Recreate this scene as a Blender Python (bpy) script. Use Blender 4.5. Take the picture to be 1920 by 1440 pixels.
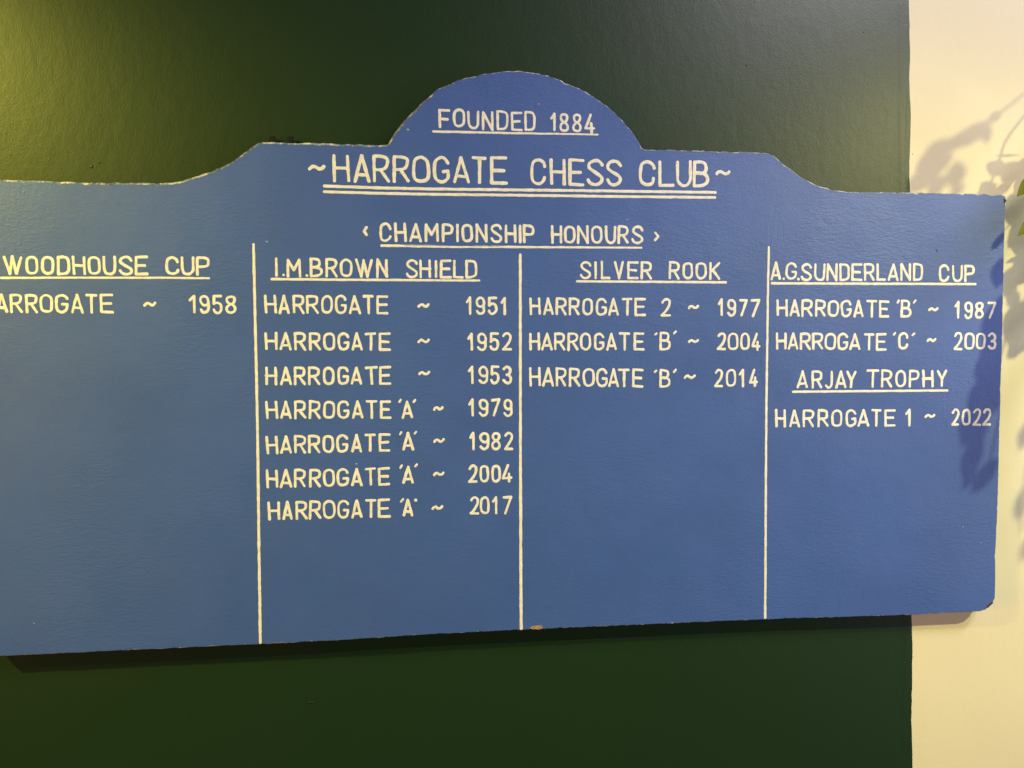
import bpy, bmesh, math, random
from mathutils import Vector, Matrix
random.seed(7)
scene = bpy.context.scene
for o in list(bpy.data.objects):
    bpy.data.objects.remove(o)

# ------------------------------------------------------------------ camera
cam_data = bpy.data.cameras.new("camera")
cam_data.sensor_width = 36.0
cam_data.lens = 26.0
cam_data.clip_start = 0.01
cam_data.clip_end = 200.0
cam = bpy.data.objects.new("camera", cam_data)
scene.collection.objects.link(cam)
CAM_R = Vector((0.99463, -0.103349, -0.00548))
CAM_U = Vector((0.010143, 0.044645, 0.998951))
CAM_B = Vector((-0.102996, -0.993643, 0.045454))
cam.matrix_world = Matrix(((CAM_R.x, CAM_U.x, CAM_B.x, 0.0), (CAM_R.y, CAM_U.y, CAM_B.y, -1.35),
                           (CAM_R.z, CAM_U.z, CAM_B.z, 1.55), (0, 0, 0, 1)))
scene.camera = cam

# ------------------------------------------------------------------ world, lamps, added fills, exposure
world = bpy.data.worlds.new("World")
scene.world = world
world.use_nodes = True
wbg = world.node_tree.nodes["Background"]
wbg.inputs["Color"].default_value = (0.40, 1.0, 0.5, 1)
wbg.inputs["Strength"].default_value = 0.055
def aim(o, target):
    o.rotation_euler = (Vector(target) - Vector(o.location)).to_track_quat('-Z', 'Y').to_euler()
def spot(loc, target, color, watts, angle, radius=0.035):
    d = bpy.data.lights.new("ceiling_spot", 'SPOT')
    d.color = color; d.energy = watts; d.shadow_soft_size = radius
    d.spot_size = math.radians(angle); d.spot_blend = 1.0
    o = bpy.data.objects.new("ceiling_spot", d); scene.collection.objects.link(o); o.location = loc
    aim(o, target)
spot((1.982, -1.332, 2.52), (0.45, 0, 0.50), (1.0, 0.90, 0.375), 136.0, 78.5, 0.028)
spot((-1.841, -1.223, 2.708), (-0.59, 0, 0.974), (1.0, 0.9024, 0.1347), 202.0, 73.8)
def area(name, loc, target, sx, sy, color, watts):
    d = bpy.data.lights.new(name, 'AREA')
    d.shape = 'RECTANGLE'; d.size = sx; d.size_y = sy; d.color = color; d.energy = watts
    o = bpy.data.objects.new(name, d); scene.collection.objects.link(o); o.location = loc
    aim(o, target)
area("ceiling_panel", (2.09, -1.69, 3.727), (0.4, 0, 1.4), 1.06, 0.49, (1.0, 0.94, 0.99), 63.0)
area("right_fill", (6.8, -2.84, 1.12), (0.5, 0, 1.5), 2.0, 2.9, (0.93, 0.80, 1.0), 160.0)  # added fill from far right in place of world ambient, no actual window
area("left_fill", (-4.78, -2.12, 1.456), (-0.3, 0, 1.5), 1.33, 0.4, (1.0, 0.332, 0.124), 121.0)  # added orange fill from far left, not a lamp in the room
vs = scene.view_settings
vs.view_transform = 'Standard'; vs.look = 'None'; vs.exposure = 0.0; vs.gamma = 1.0
vs.use_curve_mapping = False

LINES = [
 ('founding_lettering', 'line giving the founding year under the arch',4.64,[('F',9.8,31.8,1948.1,1982.5),('O',36.2,58.0,1949.6,1984.2),('U',61.6,83.7,1947.1,1981.1),('N',87.7,109.0,1945.8,1980.9),('D',114.5,136.2,1947.5,1982.6),('E',140.6,161.7,1946.2,1981.1),('D',164.9,186.3,1946.8,1983.0),('1',212.3,223.0,1946.9,1981.3),('8',228.2,247.1,1946.4,1981.3),('8',252.5,270.8,1946.5,1981.0),('4',275.3,295.6,1944.7,1981.7)]),
 ('title_lettering', 'largest lettering with a wave mark at each end',5.93,[('~',-220.0,-189.0,1868.2,1879.4),('H',-177.6,-146.5,1849.3,1898.4),('A',-141.7,-111.2,1849.4,1898.6),('R',-107.8,-77.4,1849.5,1898.9),('R',-72.5,-42.0,1849.7,1899.1),('O',-38.2,-5.5,1849.8,1899.3),('G',-1.2,29.3,1850.0,1899.5),('A',34.8,65.1,1850.1,1899.8),('T',68.6,97.5,1850.2,1900.0),('E',102.3,134.3,1850.4,1900.2),('C',175.2,205.6,1850.0,1899.7),('H',210.2,241.2,1850.1,1899.7),('E',245.0,275.6,1850.1,1899.7),('S',280.2,311.5,1850.2,1899.7),('S',315.5,345.5,1850.2,1899.7),('C',377.6,409.0,1851.2,1900.1),('L',414.7,445.8,1851.1,1900.6),('U',448.1,478.2,1851.1,1901.0),('B',480.2,511.4,1851.1,1901.4),('~',523.3,553.2,1873.7,1884.5)]),
 ('subtitle_lettering', 'second heading between two small chevrons',4.84,[('<',-126.2,-117.1,1754.7,1772.8),('C',-97.1,-75.5,1745.1,1779.5),('H',-70.7,-48.3,1745.1,1779.5),('A',-43.3,-21.4,1745.0,1779.5),('M',-16.7,8.9,1745.0,1779.5),('P',13.9,35.3,1744.9,1779.4),('I',39.6,45.3,1744.9,1779.4),('O',49.4,70.6,1744.9,1779.4),('N',75.0,96.7,1744.9,1779.4),('S',101.6,123.9,1744.8,1779.4),('H',127.8,149.3,1744.8,1779.3),('I',153.9,158.5,1744.8,1779.3),('P',161.3,182.6,1744.7,1779.3),('H',213.1,234.3,1744.7,1778.7),('O',236.8,259.1,1744.7,1778.9),('N',261.6,283.3,1744.8,1779.1),('O',287.5,309.0,1744.9,1779.3),('U',313.3,334.9,1745.0,1779.5),('R',337.6,358.7,1745.1,1779.7),('S',363.8,386.0,1745.2,1780.0),('>',406.3,417.1,1750.9,1769.1)]),
 ('column_heading', 'heading of the leftmost column',4.67,[('W',-730.3,-699.5,1682.7,1716.4),('O',-695.2,-673.3,1682.8,1716.5),('O',-669.0,-647.5,1682.8,1716.6),('D',-644.0,-621.5,1682.9,1716.7),('H',-618.9,-596.7,1683.0,1716.8),('O',-593.7,-571.9,1683.1,1717.0),('U',-569.2,-546.4,1683.1,1717.1),('S',-542.9,-519.2,1683.2,1717.2),('E',-516.1,-493.1,1683.3,1717.3),('C',-465.1,-442.0,1683.5,1717.1),('U',-439.3,-416.0,1683.4,1717.0),('P',-413.8,-390.0,1683.4,1716.8)]),
 ('entry_lettering', 'entry line ending in 1958',4.5,[('H',-762.7,-744.0,1618.3,1651.3),('A',-744.0,-724.4,1618.3,1651.3),('R',-721.8,-701.3,1618.2,1651.4),('R',-697.0,-676.3,1618.1,1651.4),('O',-673.7,-651.3,1618.1,1651.4),('G',-649.1,-627.0,1618.0,1651.4),('A',-623.5,-602.6,1618.0,1651.4),('T',-599.1,-579.0,1617.9,1651.4),('E',-575.1,-552.3,1617.8,1651.4),('~',-503.3,-482.0,1628.9,1638.1),('1',-427.5,-415.8,1617.2,1650.7),('9',-410.4,-392.4,1616.9,1650.4),('5',-387.9,-370.3,1616.5,1650.0),('8',-366.7,-346.3,1616.1,1649.7)]),
 ('column_heading', 'heading of the second column',4.65,[('I',-280.5,-274.2,1682.1,1716.7),('.',-268.2,-262.7,1682.3,1687.9),('M',-260.0,-234.2,1680.3,1714.7),('.',-227.4,-222.2,1682.0,1687.3),('B',-219.6,-197.3,1681.4,1715.7),('R',-192.5,-171.1,1681.3,1715.6),('O',-167.4,-144.9,1681.3,1715.5),('W',-140.7,-108.7,1681.2,1715.4),('N',-103.4,-82.2,1681.1,1715.3),('S',-50.7,-28.8,1680.5,1714.6),('H',-26.9,-5.3,1680.4,1714.6),('I',0.8,5.6,1680.4,1714.6),('E',9.7,31.8,1680.4,1714.6),('L',33.8,52.7,1680.4,1714.6),('D',56.2,77.8,1680.4,1714.5)]),
 ('entry_lettering', 'entry line ending in 1951',4.67,[('H',-299.7,-277.7,1616.7,1650.8),('A',-275.9,-254.7,1616.6,1650.7),('R',-251.0,-229.3,1616.5,1650.7),('R',-227.0,-205.1,1616.3,1650.6),('O',-201.4,-180.1,1616.2,1650.6),('G',-177.0,-155.9,1616.0,1650.6),('A',-152.7,-131.6,1615.9,1650.5),('T',-128.1,-107.6,1615.8,1650.5),('E',-104.0,-82.1,1615.6,1650.4),('~',-30.6,-9.0,1627.2,1636.0),('1',56.0,66.9,1614.8,1648.6),('9',74.0,91.7,1614.6,1648.3),('5',95.8,114.6,1614.4,1648.1),('1',119.5,130.1,1614.3,1647.9)]),
 ('entry_lettering', 'entry line ending in 1952',4.69,[('H',-299.7,-277.3,1552.2,1585.2),('A',-274.4,-253.2,1551.9,1584.9),('R',-249.5,-228.1,1551.6,1584.7),('R',-223.5,-202.6,1551.4,1584.4),('O',-198.4,-176.9,1551.1,1584.2),('G',-173.7,-152.3,1550.8,1583.9),('A',-149.0,-129.0,1550.6,1583.7),('T',-125.3,-104.3,1550.3,1583.5),('E',-100.7,-79.1,1550.1,1583.2),('~',-31.4,-9.2,1562.9,1572.3),('1',58.4,69.6,1549.1,1582.5),('9',75.8,94.4,1549.2,1582.7),('5',98.7,116.8,1549.4,1582.9),('2',121.1,140.4,1549.5,1583.2)]),
 ('entry_lettering', 'entry line ending in 1953',4.69,[('H',-300.9,-279.3,1490.0,1523.7),('A',-274.6,-254.1,1489.9,1523.6),('R',-251.1,-229.9,1489.8,1523.5),('R',-226.0,-205.0,1489.7,1523.3),('O',-200.7,-179.3,1489.6,1523.2),('G',-175.1,-154.1,1489.5,1523.1),('A',-151.6,-130.9,1489.4,1523.0),('T',-125.8,-103.4,1489.3,1522.8),('E',-100.8,-78.7,1489.2,1522.7),('~',-30.9,-9.8,1505.0,1513.5),('1',58.8,69.8,1488.8,1522.7),('9',78.0,96.6,1488.5,1522.5),('5',99.8,117.4,1488.2,1522.3),('3',122.3,140.0,1488.0,1522.0)]),
 ('entry_lettering', 'entry line ending in 1979',4.72,[('H',-301.1,-278.9,1429.5,1463.2),('A',-276.1,-255.2,1429.2,1462.9),('R',-251.3,-230.0,1428.9,1462.7),('R',-225.7,-204.6,1428.7,1462.4),('O',-200.8,-179.3,1428.4,1462.1),('G',-175.7,-154.4,1428.2,1461.9),('A',-150.6,-129.9,1427.9,1461.6),('T',-126.1,-104.8,1427.7,1461.3),('E',-99.9,-79.5,1427.4,1461.0),("'",-66.9,-61.2,1456.2,1463.3),('A',-61.7,-40.9,1427.2,1461.2),("'",-41.6,-35.0,1455.6,1462.7),('~',-5.2,15.1,1440.6,1449.4),('1',59.3,70.0,1428.8,1462.8),('9',77.9,96.4,1428.4,1462.4),('7',100.4,118.3,1427.9,1462.0),('9',122.9,141.0,1427.5,1461.5)]),
 ('entry_lettering', 'entry line ending in 1982',4.73,[('H',-302.0,-280.3,1366.9,1400.6),('A',-277.3,-256.0,1367.0,1400.6),('R',-252.4,-231.4,1367.1,1400.7),('R',-228.1,-206.4,1367.2,1400.8),('O',-203.3,-181.9,1367.3,1400.9),('G',-178.9,-157.4,1367.4,1401.0),('A',-153.1,-132.3,1367.5,1401.1),('T',-129.0,-107.6,1367.6,1401.2),('E',-103.3,-81.6,1367.7,1401.3),("'",-66.7,-60.6,1397.3,1404.3),('A',-61.1,-40.0,1368.9,1402.9),("'",-40.4,-34.0,1397.9,1404.7),('~',-5.3,16.0,1381.2,1390.6),('1',60.8,70.9,1367.0,1401.0),('9',78.4,97.5,1366.8,1400.7),('8',100.6,118.9,1366.5,1400.5),('2',123.9,141.5,1366.2,1400.2)]),
 ('entry_lettering', 'entry line ending in 2004 in the second column',4.74,[('H',-302.9,-281.2,1305.8,1339.9),('A',-278.4,-257.2,1305.8,1339.9),('R',-254.2,-232.5,1305.8,1339.8),('R',-227.8,-206.7,1305.8,1339.8),('O',-203.4,-181.8,1305.8,1339.7),('G',-179.2,-157.3,1305.8,1339.6),('A',-153.6,-132.7,1305.8,1339.6),('T',-129.4,-108.1,1305.8,1339.5),('E',-105.0,-83.3,1305.7,1339.5),("'",-66.7,-60.7,1336.0,1343.8),('A',-61.8,-40.2,1308.0,1341.6),("'",-39.7,-33.3,1338.0,1345.0),('~',-6.9,14.7,1320.6,1329.2),('2',57.5,76.0,1307.2,1340.9),('0',78.4,96.6,1306.7,1340.6),('0',100.5,118.6,1306.2,1340.3),('4',119.9,139.6,1305.7,1340.0)]),
 ('entry_lettering', 'entry line ending in 2017',4.75,[('H',-301.9,-278.5,1248.0,1282.4),('A',-276.5,-256.3,1247.9,1282.4),('R',-252.6,-231.3,1247.7,1282.3),('R',-228.5,-206.8,1247.6,1282.3),('O',-204.4,-181.2,1247.4,1282.2),('G',-178.9,-157.3,1247.3,1282.2),('A',-154.3,-133.8,1247.1,1282.1),('T',-129.6,-108.3,1247.0,1282.1),('E',-106.7,-83.3,1246.8,1282.0),("'",-66.3,-59.1,1273.9,1281.8),('A',-62.0,-41.8,1247.8,1281.0),('o',-41.4,-34.9,1273.7,1281.6),('~',-9.9,11.6,1258.6,1267.2),('2',60.2,78.5,1248.2,1282.3),('0',79.1,97.4,1247.8,1282.0),('1',101.1,112.0,1247.4,1281.8),('7',120.4,139.3,1247.0,1281.5)]),
 ('column_heading', 'heading of the third column',4.67,[('S',266.5,288.1,1679.8,1713.8),('I',293.4,298.5,1679.9,1713.8),('L',305.5,324.3,1680.0,1713.9),('V',330.6,350.1,1680.1,1714.0),('E',356.1,377.5,1680.2,1714.1),('R',381.7,403.1,1680.3,1714.2),('R',434.9,456.6,1680.4,1714.3),('O',461.1,482.1,1680.3,1714.1),('O',486.4,508.1,1680.2,1714.0),('K',512.8,534.4,1680.0,1713.9)]),
 ('entry_lettering', 'entry line ending in 1977',4.65,[('H',172.8,193.8,1614.3,1647.2),('A',197.6,217.6,1614.0,1647.1),('R',221.4,242.1,1613.8,1646.9),('R',246.0,266.4,1613.5,1646.8),('O',270.9,291.4,1613.2,1646.6),('G',296.2,317.4,1613.0,1646.5),('A',319.6,340.5,1612.7,1646.3),('T',345.3,366.7,1612.5,1646.2),('E',369.8,391.8,1612.2,1646.0),('2',419.4,439.8,1611.4,1645.8),('~',472.4,493.6,1625.2,1633.3),('1',529.6,540.7,1611.9,1645.1),('9',547.5,566.3,1611.5,1644.9),('7',571.0,588.8,1611.0,1644.7),('7',594.0,612.9,1610.6,1644.4)]),
 ('entry_lettering', 'entry line ending in 2004 in the third column',4.68,[('H',171.9,192.6,1549.1,1582.5),('A',194.4,215.3,1549.0,1582.5),('R',218.4,239.3,1548.8,1582.4),('R',242.8,263.9,1548.7,1582.3),('O',266.6,288.0,1548.6,1582.2),('G',292.4,312.9,1548.4,1582.1),('A',315.6,336.8,1548.3,1582.0),('T',340.2,361.8,1548.1,1582.0),('E',368.6,389.8,1548.0,1581.9),("'",407.4,414.0,1576.3,1581.8),('B',417.8,439.8,1548.0,1583.5),("'",443.8,451.0,1578.2,1585.6),('~',472.1,493.9,1561.3,1569.4),('2',528.7,547.1,1547.4,1581.8),('0',549.3,571.0,1547.1,1581.7),('0',574.4,593.4,1546.8,1581.5),('4',596.2,615.2,1546.4,1581.3)]),
 ('entry_lettering', 'entry line ending in 2014',4.69,[('H',171.6,193.3,1483.2,1519.6),('A',196.0,217.8,1482.6,1519.0),('R',220.9,241.6,1482.1,1518.3),('R',245.8,267.4,1481.6,1517.6),('O',271.9,294.7,1481.0,1516.9),('G',297.1,318.9,1480.5,1516.2),('A',319.6,340.7,1480.0,1515.6),('T',338.9,361.0,1479.5,1515.1),('E',365.6,387.7,1479.0,1514.4),("'",406.9,413.3,1506.2,1512.0),('B',418.1,439.4,1478.0,1513.3),("'",444.1,450.9,1505.9,1513.2),('~',464.6,487.9,1493.9,1502.9),('2',523.6,541.8,1478.2,1513.2),('0',547.0,567.4,1477.9,1513.0),('1',572.1,583.5,1477.7,1512.8),('4',592.1,610.1,1477.5,1512.6)]),
 ('column_heading', 'upper heading of the rightmost column',4.76,[('A',632.8,654.0,1680.0,1714.6),('.',656.1,661.6,1680.1,1685.3),('G',662.8,685.4,1680.5,1713.8),('.',685.2,691.0,1679.6,1685.0),('S',693.0,715.3,1678.4,1712.2),('U',719.6,742.2,1678.5,1712.4),('N',744.7,766.8,1678.6,1712.6),('D',769.9,792.0,1678.8,1712.9),('E',794.1,816.3,1678.9,1713.1),('R',820.1,841.7,1679.1,1713.3),('L',845.5,864.6,1679.2,1713.5),('A',868.5,890.4,1679.3,1713.8),('N',893.5,915.9,1679.4,1714.0),('D',919.8,941.2,1679.6,1714.2),('C',973.3,995.4,1677.7,1712.2),('U',1001.0,1023.6,1677.5,1711.9),('P',1026.6,1048.7,1677.4,1711.6)]),
 ('entry_lettering', 'entry line ending in 1987',4.81,[('H',645.3,668.1,1611.4,1644.7),('A',671.0,691.7,1611.1,1644.4),('R',695.5,717.9,1610.7,1644.2),('R',722.2,744.1,1610.4,1643.9),('O',747.9,770.5,1610.1,1643.7),('G',773.7,796.0,1609.8,1643.4),('A',799.5,821.2,1609.4,1643.1),('T',825.1,849.2,1609.1,1642.9),('E',851.7,873.5,1608.8,1642.6),("'",888.2,894.0,1636.8,1644.1),('B',896.5,918.5,1608.6,1643.6),("'",920.9,928.6,1635.8,1644.1),('~',952.7,974.8,1621.0,1629.2),('1',1007.4,1018.6,1606.5,1641.2),('9',1027.6,1046.2,1606.4,1640.9),('8',1050.1,1069.8,1606.4,1640.6),('7',1076.5,1095.7,1606.4,1640.3)]),
 ('entry_lettering', 'entry line ending in 2003',4.82,[('H',644.5,666.9,1548.4,1581.5),('A',668.6,690.3,1548.0,1581.2),('R',693.0,715.1,1547.6,1581.0),('R',717.5,740.1,1547.3,1580.7),('O',742.8,766.0,1546.9,1580.5),('G',767.8,789.8,1546.5,1580.2),('A',792.0,815.8,1546.1,1579.9),('T',821.9,843.4,1545.6,1579.6),('E',846.3,868.8,1545.3,1579.4),("'",881.3,887.6,1574.4,1580.9),('C',892.2,913.7,1546.8,1581.0),("'",919.5,927.2,1573.1,1580.2),('~',950.4,971.7,1561.2,1569.5),('2',1007.4,1026.4,1545.6,1581.0),('0',1029.7,1051.9,1545.6,1580.7),('0',1054.0,1075.3,1545.7,1580.3),('3',1079.0,1097.8,1545.7,1580.0)]),
 ('column_heading', 'lower heading of the rightmost column',4.82,[('A',687.6,710.7,1473.7,1509.0),('R',717.5,739.1,1473.4,1508.5),('J',744.0,760.7,1473.1,1508.1),('A',764.6,787.7,1472.8,1507.7),('Y',786.6,808.9,1472.5,1507.4),('T',829.0,854.1,1473.5,1509.4),('R',858.5,881.6,1473.4,1509.0),('O',887.6,910.0,1473.3,1508.7),('P',915.7,937.8,1473.2,1508.3),('H',943.4,967.1,1473.1,1508.0),('Y',973.3,995.7,1473.0,1507.7)]),
 ('entry_lettering', 'entry line ending in 2022',4.84,[('H',645.3,667.0,1399.4,1434.8),('A',672.5,695.0,1399.2,1434.5),('R',700.2,724.0,1398.9,1434.1),('R',730.4,752.1,1398.7,1433.8),('O',758.0,781.3,1398.5,1433.4),('G',786.7,809.6,1398.2,1433.1),('A',811.8,835.6,1398.0,1432.8),('T',839.1,860.5,1397.8,1432.4),('E',866.5,890.1,1397.6,1432.1),('1',909.4,921.5,1397.1,1432.5),('~',949.3,972.2,1413.1,1421.5),('2',1006.1,1023.2,1397.0,1431.2),('0',1027.7,1046.8,1396.8,1431.1),('2',1051.1,1069.4,1396.6,1431.0),('2',1071.6,1090.9,1396.4,1430.8)]),
]
RULES = [
 ('underline', 'line under the founding year', [(0.9, 1941.9), (142.4, 1942.6), (300.5, 1943.7)], 4.51, 2.83),
 ('title_underline', 'upper of the two lines under the largest lettering', [(-191.5, 1842.0), (-106.4, 1840.6), (-12.0, 1840.0), (151.6, 1841.0), (329.5, 1841.9), (524.1, 1842.7)], 5.27, 5.1),
 ('title_underline', 'lower of the two lines under the largest lettering', [(-192.1, 1832.1), (-106.5, 1831.2), (-12.1, 1830.8), (151.6, 1831.6), (329.5, 1832.2), (523.1, 1833.4)], 4.92, 4.9),
 ('underline', 'line under the second heading', [(-93.7, 1738.6), (34.7, 1737.6), (383.0, 1738.9)], 4.66, 3.47),
 ('underline', 'line under the heading of the leftmost column', [(-734.0, 1678.1), (-606.5, 1679.0), (-474.6, 1679.5), (-392.3, 1679.1)], 3.73, 3.6),
 ('underline', 'line under the heading of the second column', [(-286.0, 1678.1), (-155.6, 1677.4), (81.1, 1677.0)], 4.53, 3.87),
 ('underline', 'line under the heading of the third column', [(261.0, 1676.4), (380.1, 1676.1), (545.6, 1675.6)], 4.17, 4.55),
 ('underline', 'line under the upper heading of the rightmost column', [(636.1, 1674.2), (798.8, 1674.0), (1051.1, 1674.2)], 4.61, 4.47),
 ('underline', 'line under the lower heading of the rightmost column', [(679.9, 1467.8), (758.9, 1467.6), (996.7, 1466.8)], 4.47, 4.46),
 ('column_divider', 'divider left of the second column', [(-315.6, 1738.8), (-315.6, 1662.3), (-315.4, 1568.4), (-315.3, 1455.0), (-316.2, 1321.5), (-317.5, 1177.2), (-318.5, 1026.0)], 4.67, 4.96),
 ('column_divider', 'divider right of the second column', [(156.2, 1724.3), (155.8, 1585.9), (155.1, 1448.8), (154.8, 1310.3), (154.6, 1160.6), (154.6, 1031.1)], 4.84, 5.72),
 ('column_divider', 'divider left of the rightmost column', [(629.2, 1742.5), (628.3, 1665.3), (628.0, 1544.2), (627.5, 1442.6), (628.0, 1299.1), (628.9, 1144.0), (629.5, 1030.7)], 4.2, 4.7),
]
OUTLINE = [(-768.0, 1844.1), (-678.9, 1843.4), (-618.8, 1841.8), (-514.4, 1841.9), (-465.9, 1842.3), (-439.2, 1845.9), (-412.3, 1853.7), (-380.8, 1865.3), (-353.5, 1878.7), (-330.7, 1894.8), (-316.9, 1905.7), (-304.9, 1914.7), (-296.7, 1916.7), (-198.1, 1916.9), (-82.9, 1916.6), (-79.6, 1918.0), (-66.6, 1938.9), (-53.2, 1958.5), (-38.9, 1972.4), (-19.9, 1991.7), (8.8, 2016.9), (47.0, 2034.9), (85.3, 2045.1), (128.6, 2052.1), (157.6, 2054.5), (191.5, 2051.3), (230.6, 2039.8), (279.8, 2020.3), (319.4, 1994.6), (344.4, 1972.2), (365.4, 1950.5), (382.6, 1921.9), (388.6, 1918.6), (481.0, 1918.7), (584.0, 1918.5), (621.5, 1917.8), (635.1, 1913.7), (662.6, 1893.4), (689.1, 1876.1), (721.1, 1860.2), (753.1, 1851.7), (785.2, 1848.2), (904.1, 1848.7), (1014.0, 1848.4), (1101.0, 1848.2), (1110.1, 1843.8), (1110.1, 1822.2), (1109.8, 1729.1), (1110.3, 1583.4), (1109.6, 1436.2), (1109.3, 1234.4), (1107.2, 1138.0), (1108.3, 1089.5), (1108.4, 1050.6), (1104.0, 1041.0), (1088.3, 1027.6), (1076.9, 1024.3), (920.6, 1024.0), (635.1, 1027.7), (381.7, 1028.1), (157.4, 1028.5), (-20.7, 1027.5), (-175.1, 1024.2), (-316.7, 1023.5), (-536.9, 1023.3), (-758.4, 1022.6), (-768.9, 1022.6), (-787.3, 1041.9), (-785.3, 1146.9), (-774.0, 1606.6)]
PAINT_EDGE = [(915.4, 2488.1), (922.7, 2287.6), (925.4, 2206.6), (928.5, 2135.4), (928.9, 2063.8), (932.9, 2002.2), (932.1, 1929.9), (931.8, 1888.5), (934.7, 1857.4), (941.9, 1499.9), (951.8, 1068.4), (954.9, 1002.6), (957.7, 947.5), (958.7, 859.1), (958.6, 792.6), (962.5, 714.3), (964.3, 624.6), (971.3, 397.8)]
SPECKS = [(-0.044, 1.9442, 0.0019), (-0.2929, 1.7436, 0.00152), (-0.1436, 1.3465, 0.00171), (0.4812, 1.88, 0.00114), (0.1913, 1.9958, 0.00152), (0.3557, 1.79, 0.00133), (1.0363, 1.1959, 0.00123), (1.0757, 1.1626, 0.00114), (-0.0591, 1.8668, 0.00133), (-0.7006, 1.0785, 0.00095), (0.4442, 1.029, 0.00143)]
LEAVES = [(1.2887, -0.2529, 2.1063, 1.1783, -0.2529, 2.0495, 0.0214), (1.2367, -0.2665, 2.0613, 1.1692, -0.2665, 2.0154, 0.0193), (1.2347, -0.1865, 1.8417, 1.2169, -0.1865, 1.7818, 0.0315), (1.2454, -0.1998, 1.7771, 1.2205, -0.1998, 1.699, 0.0455), (1.2493, -0.2131, 1.7508, 1.2193, -0.2131, 1.663, 0.0402), (1.249, -0.2398, 1.6661, 1.2112, -0.2398, 1.5846, 0.0416), (1.2694, -0.1026, 1.8749, 1.2372, -0.1026, 1.8335, 0.0329), (1.2949, -0.1572, 1.6966, 1.2616, -0.1572, 1.6671, 0.0266), (1.2566, -0.0889, 1.8532, 1.2316, -0.0889, 1.8046, 0.0436), (1.2707, -0.1026, 1.8318, 1.2461, -0.1026, 1.7741, 0.0329), (1.2634, -0.1026, 1.7934, 1.2362, -0.1026, 1.7548, 0.0355), (1.2456, -0.0616, 1.9322, 1.2176, -0.0616, 1.8954, 0.0393), (1.229, -0.0753, 1.9022, 1.2085, -0.0753, 1.8727, 0.0311), (1.2936, -0.1436, 1.7038, 1.2568, -0.1436, 1.6759, 0.049), (1.2704, -0.1299, 1.7644, 1.2445, -0.1299, 1.7389, 0.0322), (1.2053, -0.1026, 1.9405, 1.1646, -0.1026, 1.92, 0.0253), (1.255, -0.1709, 2.0931, 1.2263, -0.1709, 2.0764, 0.0168), (1.1907, -0.2392, 2.0407, 1.148, -0.2392, 2.0215, 0.0338), (1.1775, -0.2392, 2.0254, 1.138, -0.2392, 1.9856, 0.0293), (1.2048, -0.2392, 2.0159, 1.1694, -0.2392, 1.9836, 0.0248), (1.2144, -0.1299, 1.9579, 1.1878, -0.1299, 1.9334, 0.0248), (1.2569, -0.0889, 1.8435, 1.2203, -0.0889, 1.8315, 0.0282), (1.2491, -0.1163, 1.7824, 1.2316, -0.1163, 1.7443, 0.0326), (1.2848, -0.1299, 1.7248, 1.2434, -0.1299, 1.704, 0.0372), (1.2528, -0.1998, 1.7505, 1.228, -0.1998, 1.7061, 0.0359), (1.2921, -0.2529, 2.113, 1.237, -0.2529, 2.091, 0.0062), (1.2778, -0.2529, 2.1101, 1.2815, -0.2529, 2.0715, 0.0178), (1.2904, -0.2529, 2.1096, 1.2136, -0.2529, 2.0617, 0.0267), (1.2544, -0.2802, 2.0898, 1.1875, -0.2802, 2.0579, 0.0295), (1.2419, -0.2802, 2.0655, 1.1737, -0.2802, 2.0177, 0.026), (1.2516, -0.2802, 2.0593, 1.2458, -0.2802, 2.0125, 0.0295), (1.2479, -0.2529, 2.0105, 1.2153, -0.2529, 1.9876, 0.0142), (1.1651, -0.048, 1.967, 1.2147, -0.048, 1.969, 0.0053), (1.223, -0.1163, 1.9892, 1.1993, -0.1163, 1.9589, 0.0376), (1.2477, -0.1026, 1.9811, 1.2115, -0.1026, 1.9416, 0.038), (1.2176, -0.0753, 1.9282, 1.178, -0.0753, 1.9091, 0.0181), (1.2429, -0.0889, 1.9282, 1.2229, -0.0889, 1.8547, 0.0461), (1.261, -0.0889, 1.8842, 1.2166, -0.0889, 1.8141, 0.0307), (1.2468, -0.0753, 1.7988, 1.2046, -0.0753, 1.7829, 0.0091), (1.2434, -0.1026, 1.7962, 1.2249, -0.1026, 1.75, 0.0304), (1.2943, -0.1299, 1.7531, 1.2402, -0.1299, 1.67, 0.0545), (1.2443, -0.0616, 1.9763, 1.2201, -0.0616, 1.9219, 0.0314), (1.2182, -0.1598, 1.8678, 1.1876, -0.1598, 1.8293, 0.0136), (1.2286, -0.1732, 1.8139, 1.2035, -0.1732, 1.7957, 0.0122), (1.2516, -0.1998, 1.7948, 1.2152, -0.1998, 1.6839, 0.0526), (1.2665, -0.2264, 1.7252, 1.22, -0.2264, 1.6341, 0.0608), (1.2597, -0.2398, 1.6832, 1.2174, -0.2398, 1.5974, 0.0577), (1.2606, -0.2664, 1.6491, 1.2153, -0.2664, 1.5823, 0.0495), (1.2544, -0.2664, 1.607, 1.2183, -0.2664, 1.5315, 0.0315), (1.2863, -0.2664, 1.5699, 1.2297, -0.2664, 1.5083, 0.027), (1.2465, -0.2664, 1.5605, 1.2187, -0.2664, 1.5145, 0.018), (1.3733, -0.2665, 1.6505, 1.3583, -0.2665, 1.5955, 0.0211), (1.3934, -0.2938, 1.5772, 1.3694, -0.2938, 1.5068, 0.0257), (1.3985, -0.2938, 1.4933, 1.3792, -0.2938, 1.4435, 0.0205)]
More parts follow.
